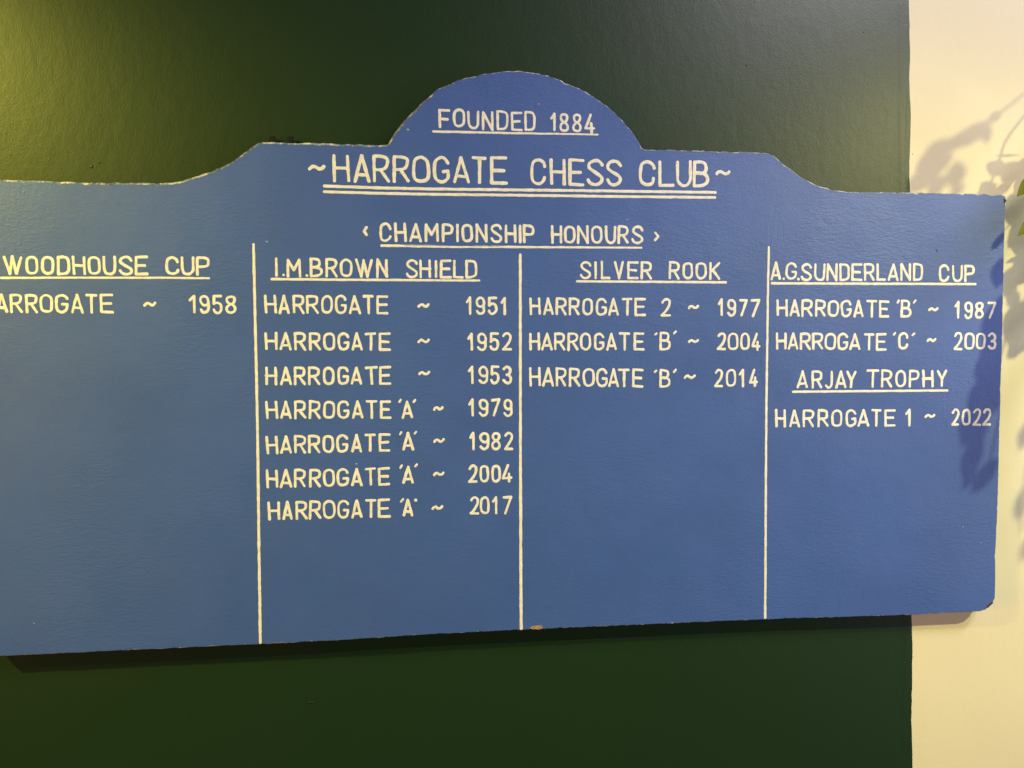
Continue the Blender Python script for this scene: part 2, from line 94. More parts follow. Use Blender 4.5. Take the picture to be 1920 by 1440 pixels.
STEMS = [[(1.3314, -0.1709, 2.1575), (1.306, -0.1846, 2.1327), (1.2553, -0.1982, 2.0923), (1.2072, -0.2119, 2.0619), (1.1729, -0.2392, 2.032)], [(1.2787, -0.0753, 2.0988), (1.2507, -0.0889, 2.0624), (1.2317, -0.1026, 2.0356), (1.2158, -0.1026, 2.0116), (1.2065, -0.1026, 1.9737), (1.1831, -0.1026, 1.9212)], [(1.301, -0.1026, 1.8705), (1.2597, -0.1026, 1.8509), (1.2435, -0.1299, 1.8514)], [(1.3491, -0.1572, 1.8076), (1.3059, -0.1846, 1.7879), (1.282, -0.2119, 1.6998), (1.269, -0.2392, 1.6253), (1.2665, -0.2665, 1.555)], [(1.3853, -0.2392, 1.6496), (1.3862, -0.2938, 1.6107), (1.3963, -0.3212, 1.5209)]]
# ------------------------------------------------------------------ helpers
def tag(o, label=None, cat=None, group=None, kind=None):
    if label: o['label'] = label
    if cat: o['category'] = cat
    if group: o['group'] = group
    if kind: o['kind'] = kind
    return o
def link_mesh(name, bm, mats, parent=None, smooth=False):
    me = bpy.data.meshes.new(name)
    if parent is not None:
        bmesh.ops.translate(bm, verts=bm.verts, vec=-Vector(parent.location))
    bm.to_mesh(me); bm.free()
    for m in (mats if isinstance(mats, (list, tuple)) else [mats]): me.materials.append(m)
    if smooth:
        for p in me.polygons: p.use_smooth = True
    o = bpy.data.objects.new(name, me)
    scene.collection.objects.link(o)
    if parent is not None: o.parent = parent
    return o
def empty(name, loc):
    o = bpy.data.objects.new(name, None); scene.collection.objects.link(o); o.location = loc
    o.empty_display_size = 0.05
    return o
class NT:
    def __init__(self, name):
        self.m = bpy.data.materials.new(name); self.m.use_nodes = True
        self.t = self.m.node_tree; self.b = self.t.nodes["Principled BSDF"]
        self.co = self.t.nodes.new("ShaderNodeTexCoord")
    def n(self, typ, **kw):
        x = self.t.nodes.new(typ)
        for k, v in kw.items(): setattr(x, k, v)
        return x
    def l(self, a, b): self.t.links.new(a, b)
    def noise(self, scale, detail=3, rough=0.55, stretch=(1, 1, 1), rot=0.0):
        mp = self.n("ShaderNodeMapping"); mp.inputs["Scale"].default_value = stretch
        mp.inputs["Rotation"].default_value = (0, rot, 0)
        self.l(self.co.outputs["Object"], mp.inputs["Vector"])
        x = self.n("ShaderNodeTexNoise"); x.inputs["Scale"].default_value = scale
        x.inputs["Detail"].default_value = detail; x.inputs["Roughness"].default_value = rough
        self.l(mp.outputs["Vector"], x.inputs["Vector"])
        return x.outputs["Fac"]
    def ramp(self, fac, stops):
        r = self.n("ShaderNodeValToRGB"); e = r.color_ramp.elements
        while len(e) < len(stops): e.new(0.5)
        for i, (p, c) in enumerate(stops): e[i].position = p; e[i].color = (*c, 1)
        self.l(fac, r.inputs["Fac"]); return r.outputs["Color"]
    def math(self, op, a, b=None, clamp=False):
        x = self.n("ShaderNodeMath", operation=op); x.use_clamp = clamp
        for i, v in enumerate((a, b)):
            if v is None: continue
            if isinstance(v, (int, float)): x.inputs[i].default_value = v
            else: self.l(v, x.inputs[i])
        return x.outputs[0]
    def bump(self, height, strength, dist, normal=None):
        x = self.n("ShaderNodeBump"); x.inputs["Strength"].default_value = strength
        x.inputs["Distance"].default_value = dist; self.l(height, x.inputs["Height"])
        if normal is not None: self.l(normal, x.inputs["Normal"])
        return x.outputs["Normal"]
    def set(self, **kw):
        for k, v in kw.items():
            s = self.b.inputs[k.replace('_', ' ')]
            if isinstance(v, bpy.types.NodeSocket): self.l(v, s)
            else: s.default_value = v if not (isinstance(v, tuple) and len(v) == 3) else (*v, 1)
        return self.m
def sc(c, k): return tuple(v * k for v in c)

# ------------------------------------------------------------------ materials
# wall paint, rolled
def wall_mat(name, col, rough, spec, edge_ridge=False):
    t = NT(name)
    c = t.ramp(t.noise(2.2, 3), [(0.3, sc(col, 0.96)), (0.7, sc(col, 1.04))])
    roll = t.noise(420, 2, 0.5)
    lump = t.noise(46, 3, 0.55, (1, 1, 0.6))
    nrm = t.bump(roll, WALL_FINE, 0.0012)
    nrm = t.bump(lump, 0.12, 0.003, nrm)
    if edge_ridge:
        # old tape ridges running down the painted edge
        sx = t.n("ShaderNodeSeparateXYZ"); t.l(t.co.outputs["Object"], sx.inputs[0])
        lean = t.math('ADD', sx.outputs["X"], t.math('MULTIPLY', t.math('SUBTRACT', sx.outputs["Z"], 1.5), 0.0262))
        m1 = t.math('SMOOTH_MIN', 1.0, t.math('MULTIPLY', t.math('SUBTRACT', lean, 0.918), 120.0), True)
        rid = t.noise(95, 4, 0.6, (1, 1, 0.07))
        nrm = t.bump(t.math('MULTIPLY', rid, m1), 0.13, 0.004, nrm)
    return t.set(Base_Color=c, Roughness=rough, Specular_IOR_Level=spec, Normal=nrm)
WALL_FINE = 0.16
M_GREEN = wall_mat("green_wall_paint", (0.0105, 0.0325, 0.0110), 0.425, 0.52, True)
M_CREAM = wall_mat("cream_wall_paint", (0.87, 0.795, 0.555), 0.51, 0.28)

# blue board paint: brushed gloss over hardboard
t = NT("blue_board_paint")
blue = (0.054, 0.121, 0.43)
c = t.ramp(t.noise(3.2, 4, 0.6), [(0.3, sc(blue, 0.93)), (0.7, sc(blue, 1.08))])
peb = t.noise(480, 3, 0.6, (0.75, 1, 1))
bru = t.noise(105, 4, 0.7, (0.32, 1, 1), 0.16)
bru2 = t.noise(150, 3, 0.6, (1, 1, 0.25), -0.5)
wav = t.noise(14, 3, 0.5)
nrm = t.bump(peb, 0.30, 0.0012)
nrm = t.bump(bru, 0.07, 0.003, nrm)
nrm = t.bump(t.math('MULTIPLY', bru2, t.ramp(t.noise(5.0, 2), [(0.48, (0, 0, 0)), (0.66, (1, 1, 1))])), 0.14, 0.003, nrm)
nrm = t.bump(wav, 0.15, 0.006, nrm)
scf = t.noise(210, 4, 0.7, (0.35, 1, 1), 0.3)
nrm = t.bump(t.math('MULTIPLY', scf, t.ramp(t.noise(3.6, 2), [(0.45, (0, 0, 0)), (0.62, (1, 1, 1))])), 0.25, 0.003, nrm)
rg = t.ramp(t.noise(9, 4, 0.6), [(0.3, (0.44,) * 3), (0.7, (0.53,) * 3)])
M_BLUE = t.set(Base_Color=c, Roughness=rg, Specular_IOR_Level=0.61, Normal=nrm)

# worn rim: blue paint knocked back to pale filler and brown board
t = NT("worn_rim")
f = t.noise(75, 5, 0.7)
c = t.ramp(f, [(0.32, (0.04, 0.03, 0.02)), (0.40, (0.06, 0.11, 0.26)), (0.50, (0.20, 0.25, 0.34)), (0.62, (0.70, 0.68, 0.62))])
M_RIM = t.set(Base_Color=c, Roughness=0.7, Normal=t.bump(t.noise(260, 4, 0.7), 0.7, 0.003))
t = NT("board_side")
M_SIDE = t.set(Base_Color=t.ramp(t.noise(60, 4, 0.7), [(0.35, (0.02, 0.035, 0.08)), (0.7, (0.07, 0.06, 0.05))]), Roughness=0.7)
t = NT("cream_sign_paint")
lc = (0.97, 0.955, 0.875)
c = t.ramp(t.noise(110, 4, 0.65), [(0.28, sc(lc, 0.80)), (0.62, lc), (0.8, sc(lc, 1.05))])
M_TEXT = t.set(Base_Color=c, Roughness=0.42, Normal=t.bump(t.noise(300, 3), 0.25, 0.001))
t = NT("bare_wood")
M_WOOD = t.set(Base_Color=t.ramp(t.noise(420, 4, 0.7, (0.4, 1, 1)), [(0.35, (0.10, 0.05, 0.02)), (0.5, (0.52, 0.33, 0.13)), (0.7, (0.75, 0.55, 0.28))]), Roughness=0.8)
t = NT("dark_board_core")
M_CORE = t.set(Base_Color=t.ramp(t.noise(400, 4, 0.7), [(0.4, (0.012, 0.009, 0.008)), (0.65, (0.10, 0.05, 0.03))]), Roughness=0.85)
t = NT("pale_scuff")
M_SCUFF = t.set(Base_Color=(0.30, 0.36, 0.50), Roughness=0.6)
t = NT("guide_line_paint")
M_GUIDE = t.set(Base_Color=t.ramp(t.noise(200, 3, 0.6), [(0.45, sc(blue, 1.0)), (0.62, (0.14, 0.19, 0.36))]), Roughness=0.5)
t = NT("leaf_green")
c = t.ramp(t.noise(40, 3), [(0.3, (0.17, 0.23, 0.025)), (0.7, (0.28, 0.34, 0.04))])
t.set(Base_Color=c, Roughness=0.5)
tr = t.n("ShaderNodeBsdfTranslucent"); tr.inputs["Color"].default_value = (0.36, 0.42, 0.07, 1)
mx = t.n("ShaderNodeMixShader"); mx.inputs["Fac"].default_value = 0.22
out = t.t.nodes["Material Output"]
t.l(t.b.outputs[0], mx.inputs[1]); t.l(tr.outputs[0], mx.inputs[2]); t.l(mx.outputs[0], out.inputs["Surface"])
M_LEAF = t.m
t = NT("stem_bark")
M_STEM = t.set(Base_Color=t.ramp(t.noise(60, 3), [(0.3, (0.08, 0.09, 0.03)), (0.7, (0.16, 0.15, 0.06))]), Roughness=0.6)
t = NT("terracotta")
M_POT = t.set(Base_Color=t.ramp(t.noise(12, 3), [(0.3, (0.30, 0.11, 0.05)), (0.7, (0.40, 0.16, 0.08))]), Roughness=0.8)
t = NT("potting_soil")
M_SOIL = t.set(Base_Color=(0.03, 0.02, 0.012), Roughness=1.0)
t = NT("green_painted_metal")
M_HOOK = t.set(Base_Color=(0.010, 0.016, 0.012), Roughness=0.35)

# ------------------------------------------------------------------ wall
WALL_Y = 0.034
edge = [(x / 1000, z / 1000) for x, z in PAINT_EDGE]
edge = [(edge[0][0] - 0.015, 3.0)] + edge + [(edge[-1][0] + 0.01, 0.0)]
fine = []
for (x0, z0), (x1, z1) in zip(edge, edge[1:]):
    n = max(1, int(abs(z1 - z0) / 0.012))
    for i in range(n):
        u = i / n
        fine.append((x0 + (x1 - x0) * u + random.gauss(0, 0.00028), z0 + (z1 - z0) * u))
fine.append(edge[-1])
def wall_slab(name, poly, mat, bumps=()):
    bm = bmesh.new()
    v = [bm.verts.new((x, WALL_Y, z)) for x, z in poly]
    f = bm.faces.new(v); f.normal_update()
    if f.normal.y > 0: f.normal_flip()
    r = bmesh.ops.extrude_face_region(bm, geom=[f])
    bmesh.ops.translate(bm, verts=[g for g in r['geom'] if isinstance(g, bmesh.types.BMVert)], vec=(0, 0, 0))
    # move the original outline back so that the slab has thickness
    for q in v: q.co.y = WALL_Y + 0.10
    for bx, bz, rx, rz, h in bumps:      # old filler blobs under the paint
        ring = []
        for k in range(12):
            a = 2 * math.pi * k / 12
            ring.append((math.cos(a), math.sin(a), random.uniform(0.8, 1.15)))
        top = bm.verts.new((bx, WALL_Y - h, bz))
        o = [bm.verts.new((bx + c * rx * k, WALL_Y + 0.0002, bz + s * rz * k)) for c, s, k in ring]
        i_ = [bm.verts.new((bx + c * rx * k * .6, WALL_Y - h * .75, bz + s * rz * k * .6)) for c, s, k in ring]
        for k in range(12):
            j = (k + 1) % 12
            bm.faces.new((o[k], o[j], i_[j], i_[k])); bm.faces.new((i_[k], i_[j], top))
    bmesh.ops.recalc_face_normals(bm, faces=bm.faces)
    return tag(link_mesh(name, bm, mat), kind='structure')
wall_slab("green_wall", [(-2.6, 0.0), (-2.6, 3.0)] + fine, M_GREEN,
    [(-0.5963, 1.8767, .0030, .0034, .0014), (-0.5837, 1.8834, .0016, .0014, .0012), (-0.2371, 0.8957, .0048, .0018, .0016), (0.9423, 0.9119, .003, .0012, .0010),
     (-0.7295, 1.8942, .0016, .002, .001), (0.5972, 2.0915, .002, .002, .001), (0.8328, 2.1624, .0016, .002, .0008)])
wall_slab("cream_wall", [(3.2, 3.0), (3.2, 0.0)] + fine[::-1], M_CREAM,
    [(1.1804, 0.8922, .0014, .0012, .0008), (1.1697, 1.4979, .0012, .0012, .0007), (0.9388, 1.9321, .002, .0022, .001)])

# ------------------------------------------------------------------ honours board
board = empty("honours_board", (0.15, WALL_Y, 1.0))
tag(board, "blue painted honours board with cream hand lettering, arched top and chipped rim", "board")
pts = [(x / 1000, z / 1000) for x, z in OUTLINE]
res = []
for i, (x0, z0) in enumerate(pts):
    x1, z1 = pts[(i + 1) % len(pts)]
    L = math.hypot(x1 - x0, z1 - z0); n = max(1, int(L / 0.0032))
    for k in range(n):
        u = k / n
        res.append((x0 + (x1 - x0) * u, z0 + (z1 - z0) * u))
N = len(res)
def smooth_noise(n, step):
    a = [random.gauss(0, 1) for _ in range(n // step + 2)]
    return [a[i // step] * (1 - (i % step) / step) + a[i // step + 1] * (i % step) / step for i in range(n)]
n1, n2, n3 = smooth_noise(N, 2), smooth_noise(N, 9), smooth_noise(N, 5)
bm = bmesh.new()
front, rim, back = [], [], []
for i, (x, z) in enumerate(res):
    xa, za = res[i - 3]; xb, zb = res[(i + 3) % N]
    tx, tz = xb - xa, zb - za; L = math.hypot(tx, tz) or 1
    nx, nz = -tz / L, tx / L           # outwards (outline runs clockwise seen from the room)
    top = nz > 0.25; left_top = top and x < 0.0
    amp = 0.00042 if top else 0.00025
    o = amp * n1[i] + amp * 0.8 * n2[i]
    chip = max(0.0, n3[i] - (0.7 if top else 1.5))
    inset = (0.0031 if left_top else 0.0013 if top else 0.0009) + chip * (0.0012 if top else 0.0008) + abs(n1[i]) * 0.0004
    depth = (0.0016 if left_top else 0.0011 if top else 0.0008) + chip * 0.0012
    front.append(bm.verts.new((x + nx * (o - inset), 0.0, z + nz * (o - inset))))
    rim.append(bm.verts.new((x + nx * o, depth, z + nz * o)))
    back.append(bm.verts.new((x + nx * o, 0.020, z + nz * o)))
ff = bm.faces.new(front[::-1]); ff.material_index = 0
bf = bm.faces.new(back); bf.material_index = 2
for i in range(N):
    j = (i + 1) % N
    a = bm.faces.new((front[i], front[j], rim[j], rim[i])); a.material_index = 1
    b = bm.faces.new((rim[i], rim[j], back[j], back[i])); b.material_index = 2
bmesh.ops.recalc_face_normals(bm, faces=bm.faces)
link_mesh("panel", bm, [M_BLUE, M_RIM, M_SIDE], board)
def box_bm(x0, x1, y0, y1, z0, z1, bev=0.0):
    b = bmesh.new(); bmesh.ops.create_cube(b, size=1)
    for v in b.verts:
        v.co = Vector(((x0 + x1) / 2 + v.co.x * (x1 - x0), (y0 + y1) / 2 + v.co.y * (y1 - y0), (z0 + z1) / 2 + v.co.z * (z1 - z0)))
    if bev: bmesh.ops.bevel(b, geom=list(b.edges), offset=bev, segments=2, affect='EDGES')
    return b
for bx in (-0.55, 0.15, 0.85):
    link_mesh("batten", box_bm(bx - 0.02, bx + 0.02, 0.0202, 0.0338, 1.15, 1.75), M_SIDE, board)

# ---- brush lettering: every stroke is a low domed ribbon of paint
GLYPH = {
 'A': [[(0, 0), (.5, 1)], [(.5, 1), (1, 0)], [(.2, .24), (.8, .24)]],
 'B': ['c', [(0, 1), (.55, 1), (.86, .92), (.86, .62), (.5, .53)], 'c', [(0, .53), (.6, .54), (1, .42), (1, .12), (.62, 0), (0, 0)], 's', [(0, 1), (0, 0)], [(0, .53), (.5, .53)]],
 'C': ['c', [(1, .72), (.9, .9), (.52, 1.02), (.1, .92), (0, .7), (0, .3), (.1, .07), (.52, -.02), (.9, .1), (1, .26)]],
 'D': ['s', [(0, 1), (0, 0)], 'c', [(0, 1), (.6, 1), (.96, .88), (1, .5), (.96, .14), (.6, 0), (0, 0)]],
 'E': [[(0, 1), (0, 0)], [(0, 1), (1, 1)], [(0, .5), (.86, .5)], [(0, 0), (1, 0)]],
 'F': [[(0, 1), (0, 0)], [(0, 1), (1, 1)], [(0, .48), (.88, .48)]],
 'G': ['c', [(1, .78), (.85, .95), (.5, 1.02), (.12, .92), (0, .7), (0, .3), (.12, .07), (.5, -.02), (.9, .08), (1, .24), (1, .44)], 's', [(1, .44), (.6, .44)]],
 'H': [[(0, 1), (.04, 0)], [(.96, 1), (1, 0)], [(0, .5), (1, .5)]],
 'I': [[(.5, 1), (.5, 0)]],
 'J': ['c', [(.95, 1), (.98, .5), (.95, .12), (.55, -.03), (.2, 0), (0, .1)]],
 'K': [[(0, 1), (0, 0)], [(1, 1), (0, .4)], [(.3, .56), (1, 0)]],
 'L': [[(0, 1), (0, 0)], [(0, 0), (1, 0)]],
 'M': [[(0, 0), (0, 1)], [(0, 1), (.5, .38)], [(.5, .38), (.94, 1)], [(.94, 1), (1, 0)]],
 'N': [[(0, 0), (0, 1)], [(0, 1), (1, 0)], [(1, 0), (1, 1)]],
 'O': ['o', [(.5, 1), (.9, .9), (1, .68), (1, .3), (.88, .08), (.5, 0), (.12, .08), (0, .3), (0, .68), (.1, .9)]],
 'P': ['s', [(0, 1), (0, 0)], 'c', [(0, 1), (.6, 1), (.97, .92), (1, .7), (.92, .52), (.55, .46), (0, .46)]],
 'R': ['s', [(0, 1), (0, 0)], 'c', [(0, 1), (.6, 1), (.97, .92), (.98, .7), (.88, .54), (.5, .47), (0, .47)], 's', [(.46, .47), (1, 0)]],
 'S': ['c', [(1, .8), (.86, .96), (.5, 1.02), (.1, .92), (.02, .72), (.3, .56), (.72, .42), (1, .28), (.94, .08), (.5, -.02), (.14, .05), (0, .2)]],
 'T': [[(0, 1), (1, 1)], [(.52, 1), (.52, 0)]],
 'U': ['c', [(0, 1), (0, .5), (.03, .2), (.25, .02), (.5, -.01), (.75, .02), (.97, .2), (1, .5), (1, 1)]],
 'V': [[(0, 1), (.5, 0)], [(.5, 0), (1, 1)]],
 'W': [[(0, 1), (.3, 0)], [(.3, 0), (.5, .98)], [(.5, .98), (.7, 0)], [(.7, 0), (1, 1)]],
 'Y': [[(0, 1), (.5, .45)], [(1, 1), (.5, .45)], [(.5, .45), (.48, 0)]],
 '0': ['o', [(.5, 1), (.88, .92), (1, .7), (1, .28), (.88, .07), (.5, 0), (.12, .07), (0, .28), (0, .7), (.12, .92)]],
 '1': [[(.9, 1), (.94, 0)], [(.9, 1), (0, .72)]],
 '2': ['c', [(.06, .82), (.25, .97), (.6, 1.02), (.96, .9), (.97, .66), (.7, .4), (.35, .18), (0, 0)], 's', [(0, 0), (1, 0)]],
 '3': ['c', [(.03, .86), (.3, 1), (.65, 1), (.95, .86), (.92, .62), (.7, .52), (.42, .5)], 'c', [(.42, .5), (.8, .48), (1, .3), (.94, .08), (.6, -.02), (.25, .03), (0, .16)]],
 '4': [[(.6, 1), (0, .22)], [(0, .22), (1, .22)], [(.72, .5), (.72, 0)]],
 '5': ['s', [(.08, 1), (.98, 1)], [(.08, 1), (.06, .55)], 'c', [(.06, .52), (.3, .62), (.65, .62), (.98, .48), (1, .2), (.75, .01), (.4, -.02), (.1, .08), (0, .18)]],
 '7': [[(0, .98), (1, 1)], [(1, 1), (.22, 0)]],
 '8': ['o', [(.5, 1), (.85, .94), (.94, .77), (.75, .58), (.5, .52), (.25, .58), (.06, .77), (.15, .94)], 'o', [(.5, .52), (.8, .45), (1, .26), (.88, .06), (.5, 0), (.12, .06), (0, .26), (.2, .45)]],
 '9': ['o', [(.5, 1), (.88, .92), (1, .72), (.95, .5), (.6, .4), (.15, .5), (0, .72), (.12, .92)], 'c', [(1, .72), (1, .4), (.97, .12), (.62, -.01), (.3, .0), (.04, .16)]],
 '~': ['c', [(0, .1), (.14, .75), (.3, .95), (.45, .7), (.58, .25), (.72, .1), (.9, .45), (1, 1)]],
 "'": [[(0, 0), (1, 1)]],
 '<': [[(1, 1), (0, .5)], [(0, .5), (1, 0)]],
 '>': [[(0, 1), (1, .5)], [(1, .5), (0, 0)]],
 '.': [[(.45, .5), (.55, .5)]], 'o': [[(.3, .3), (.7, .7)]],
}
def strokes(ch):
    out, mode = [], 's'
    for e in GLYPH[ch]:
        if isinstance(e, str): mode = e
        else: out.append((mode, e))
    return out
def chaikin(p, closed):
    q = []
    n = len(p)
    rng = range(n) if closed else range(n - 1)
    if not closed: q.append(p[0])
    for i in rng:
        a, b = p[i], p[(i + 1) % n]
        q.append((a[0] * .75 + b[0] * .25, a[1] * .75 + b[1] * .25)); q.append((a[0] * .25 + b[0] * .75, a[1] * .25 + b[1] * .75))
    if not closed: q.append(p[-1])
    return q
class Lift:
    k = 0
def ribbon(bm, p, hw, closed=False, taper=None, wob=0.09):
    """p in mm on the face of the board; hw half width in mm"""
    Lift.k = (Lift.k + 1) % 23
    y0 = -0.00006 - Lift.k * 0.000012
    # resample
    q = []
    n = len(p); segs = range(n) if closed else range(n - 1)
    for i in segs:
        a, b = p[i], p[(i + 1) % n]
        L = math.hypot(b[0] - a[0], b[1] - a[1]); m = max(1, int(L / 3.0))
        for k in range(m): q.append((a[0] + (b[0] - a[0]) * k / m, a[1] + (b[1] - a[1]) * k / m))
    if not closed: q.append(p[-1])
    n = len(q)
    wn = smooth_noise(n + 4, 2); dn = smooth_noise(n + 4, 3)
    Ls, Cs, Rs, T = [], [], [], []
    for i in range(n):
        a = q[i - 1] if (closed or i) else q[0]; b = q[(i + 1) % n] if (closed or i < n - 1) else q[-1]
        tx, tz = b[0] - a[0], b[1] - a[1]; L = math.hypot(tx, tz) or 1; tx /= L; tz /= L
        w = hw * (1 + wob * max(-1.6, min(1.6, wn[i])))
        if taper: w *= taper[0] + (taper[1] - taper[0]) * i / (n - 1)
        d = 0.05 * hw * dn[i]
        cx, cz = q[i][0] - tz * d, q[i][1] + tx * d
        if closed and i >= n - 2: w = hw * (1 + wob * wn[0])
        Ls.append(bm.verts.new(((cx - tz * w) / 1e3, y0, (cz + tx * w) / 1e3)))
        Cs.append(bm.verts.new((cx / 1e3, y0 - 0.00030, cz / 1e3)))
        Rs.append(bm.verts.new(((cx + tz * w) / 1e3, y0, (cz - tx * w) / 1e3)))
        T.append((tx, tz, w, cx, cz))
    for i in (range(n) if closed else range(n - 1)):
        j = (i + 1) % n
        bm.faces.new((Ls[i], Cs[i], Cs[j], Ls[j])); bm.faces.new((Cs[i], Rs[i], Rs[j], Cs[j]))
    if not closed:
        for i, sgn, A, B in ((0, -1, Ls, Rs), (n - 1, 1, Rs, Ls)):
            tx, tz, w, cx, cz = T[i]; tx *= sgn; tz *= sgn
            ex = random.uniform(0.75, 1.05); prev = A[i]
            for k in range(1, 6):
                a = math.pi * k / 6
                # from the A side round the end to the B side
                sx, sz = (-tz, tx) if (A is Ls) == (sgn == 1) else (tz, -tx)
                vx = cx + w * (math.cos(a) * sx + ex * math.sin(a) * tx); vz = cz + w * (math.cos(a) * sz + ex * math.sin(a) * tz)
                v = bm.verts.new((vx / 1e3, y0, vz / 1e3))
                bm.faces.new((prev, v, Cs[i])); prev = v
            bm.faces.new((prev, B[i], Cs[i]))
def letter(bm, ch, x0, x1, z0, z1, wmm):
    hw = wmm / 2
    if ch == '.': hw = min(x1 - x0, z1 - z0) / 2; x0 += hw * .9; x1 -= hw * .9; z0 += hw * .9; z1 -= hw * .9; m = 0
    elif ch == 'o': hw *= 1.15; m = hw
    elif ch in "'": hw *= 0.86; m = hw * .8
    elif ch == '~': hw *= 0.98; m = hw * .95
    else: m = hw
    gx0, gx1, gz0, gz1 = x0 + m, x1 - m, z0 + m, z1 - m
    if gx1 < gx0: gx0 = gx1 = (x0 + x1) / 2
    if gz1 < gz0: gz0 = gz1 = (z0 + z1) / 2
    W_, H_ = gx1 - gx0, gz1 - gz0
    jx = lambda: random.gauss(0, 0.022); jz = lambda: random.gauss(0, 0.012)
    jit = {}
    for mode, p in strokes(ch):
        q = []
        for u, v in p:
            k = (u, v)
            if k not in jit: jit[k] = (u + (jx() if W_ > 6 else 0), v + jz())
            a, b = jit[k]; q.append((gx0 + a * W_, gz0 + b * H_))
        if mode == 'c': q = chaikin(chaikin(q, False), False)
        elif mode == 'o': q = chaikin(q, True)
        ribbon(bm, q, hw * random.uniform(0.93, 1.06), closed=(mode == 'o'))
def finish(bm):
    bm.normal_update()
    flip = [f for f in bm.faces if f.normal.y > 0]
    if flip: bmesh.ops.reverse_faces(bm, faces=flip)
    return bm
for name, label, w, letters in LINES:
    words = [[letters[0]]]
    for a, b in zip(letters, letters[1:]):
        if a[0] in '~<>' or b[0] in '~<>' or b[1] - a[2] > 0.26 * max(a[4] - a[3], b[4] - b[3], 30): words.append([])
        words[-1].append(b)
    for word in words:
        bm = bmesh.new()
        for ch, x0, x1, z0, z1 in word: letter(bm, ch, x0, x1, z0, z1, w)
        txt = ''.join(l[0] for l in word)
        if txt == '~': nm, lab = 'wave_mark', 'cream wave mark in the ' + label
        elif txt in '<>': nm, lab = 'chevron', 'small cream chevron beside the second heading'
        elif name == 'entry_lettering' and len(txt) == 4 and txt.isdigit(): nm, lab = 'year_lettering', 'cream year at the end of the ' + label
        else: nm, lab = name, 'cream ' + label
        tag(link_mesh(nm, finish(bm), M_TEXT, board, True), lab)
for name, label, p, w0, w1 in RULES:
    bm = bmesh.new()
    ribbon(bm, [(x, z) for x, z in p], w0 / 2, taper=(1.0, w1 / w0), wob=0.07)
    flip = [f for f in bm.faces if f.normal.y > 0]
    if flip: bmesh.ops.reverse_faces(bm, faces=flip)
    tag(link_mesh(name, bm, M_TEXT, board, True), "cream " + label)
# faint ruled guide line left beside the second heading
bm = bmesh.new()
ribbon(bm, [(-54, 1739), (20, 1739.4), (118, 1739.0)], 0.45)
flip = [f for f in bm.faces if f.normal.y > 0]
if flip: bmesh.ops.reverse_faces(bm, faces=flip)
link_mesh("guide_line", bm, M_GUIDE, board, True)

# ---- knocks and chips
def patch(name, mat, cx, cz, rx, rz, h, n=14, rot=0.0, label=None, rough=0.25):
    bm = bmesh.new()
    ro, ri = [], []
    for k in range(n):
        a = 2 * math.pi * k / n; s = random.uniform(1 - rough, 1 + rough)
        u, v = math.cos(a) * rx * s, math.sin(a) * rz * s
        x, z = u * math.cos(rot) - v * math.sin(rot), u * math.sin(rot) + v * math.cos(rot)
        ro.append(bm.verts.new((cx + x, -0.00008, cz + z)))
        ri.append(bm.verts.new((cx + x * .65, -h * random.uniform(0.5, 1.1), cz + z * .65)))
    top = bm.verts.new((cx, -h, cz))
    for k in range(n):
        j = (k + 1) % n
        bm.faces.new((ro[k], ro[j], ri[j], ri[k])); bm.faces.new((ri[k], ri[j], top))
    flip = [f for f in bm.faces if f.normal.y > 0]
    bm.normal_update()
    flip = [f for f in bm.faces if f.normal.y > 0]
    if flip: bmesh.ops.reverse_faces(bm, faces=flip)
    o = link_mesh(name, bm, mat, board)
    if label: o['label'] = label
    return o
patch("bare_chip", M_WOOD, 0.1838, 1.0322, 0.0098, 0.0042, 0.0007, label="pale bare wood chip on the lower rim beside a divider")
patch("bare_chip", M_CORE, 1.0975, 1.0372, 0.0085, 0.0028, 0.0006, rot=0.75, label="dark chip on the cut lower corner")
patch("bare_chip", M_CORE, 0.9690, 1.7385, 0.0012, 0.0026, 0.0005, label="small dark nick near the upper corner")
patch("bare_chip", M_CORE, 1.1085, 1.8365, 0.0030, 0.0042, 0.0006, label="dark knock on the upper corner")
for x, z, r in SPECKS:
    patch("paint_speck", M_SCUFF, x, z, r * 1.3, r, 0.0004, 8)
bm = bmesh.new()
bmesh.ops.create_icosphere(bm, subdivisions=1, radius=1)
for v in bm.verts: v.co = Vector((0.1995 + v.co.x * .0032 * random.uniform(.6, 1.2), 0.004 + v.co.y * .002, 1.0262 + v.co.z * .0013 * random.uniform(.6, 1.2)))
link_mesh("splinter", bm, M_SIDE, board)

# ------------------------------------------------------------------ wall hooks peeping over the board's left shoulder
for k, (x, z, lab) in enumerate(((-0.2848, 1.9292, "small dark square hook on the wall, nearer the sloping shoulder of the board"),
                                 (-0.2532, 1.9292, "small dark square hook on the wall, nearer the arch of the board"))):
    h = empty("wall_hook", (x, WALL_Y, z)); tag(h, lab, "hook", "hooks peeping over the board")
    link_mesh("hook_head", box_bm(x - .0047, x + .0047, 0.0215, 0.0275, z - .012, z + .0046, .0008), M_HOOK, h)
    link_mesh("hook_shank", box_bm(x - .0030, x + .0030, 0.0275, 0.0339, z - .008, z + .001, .0005), M_HOOK, h)

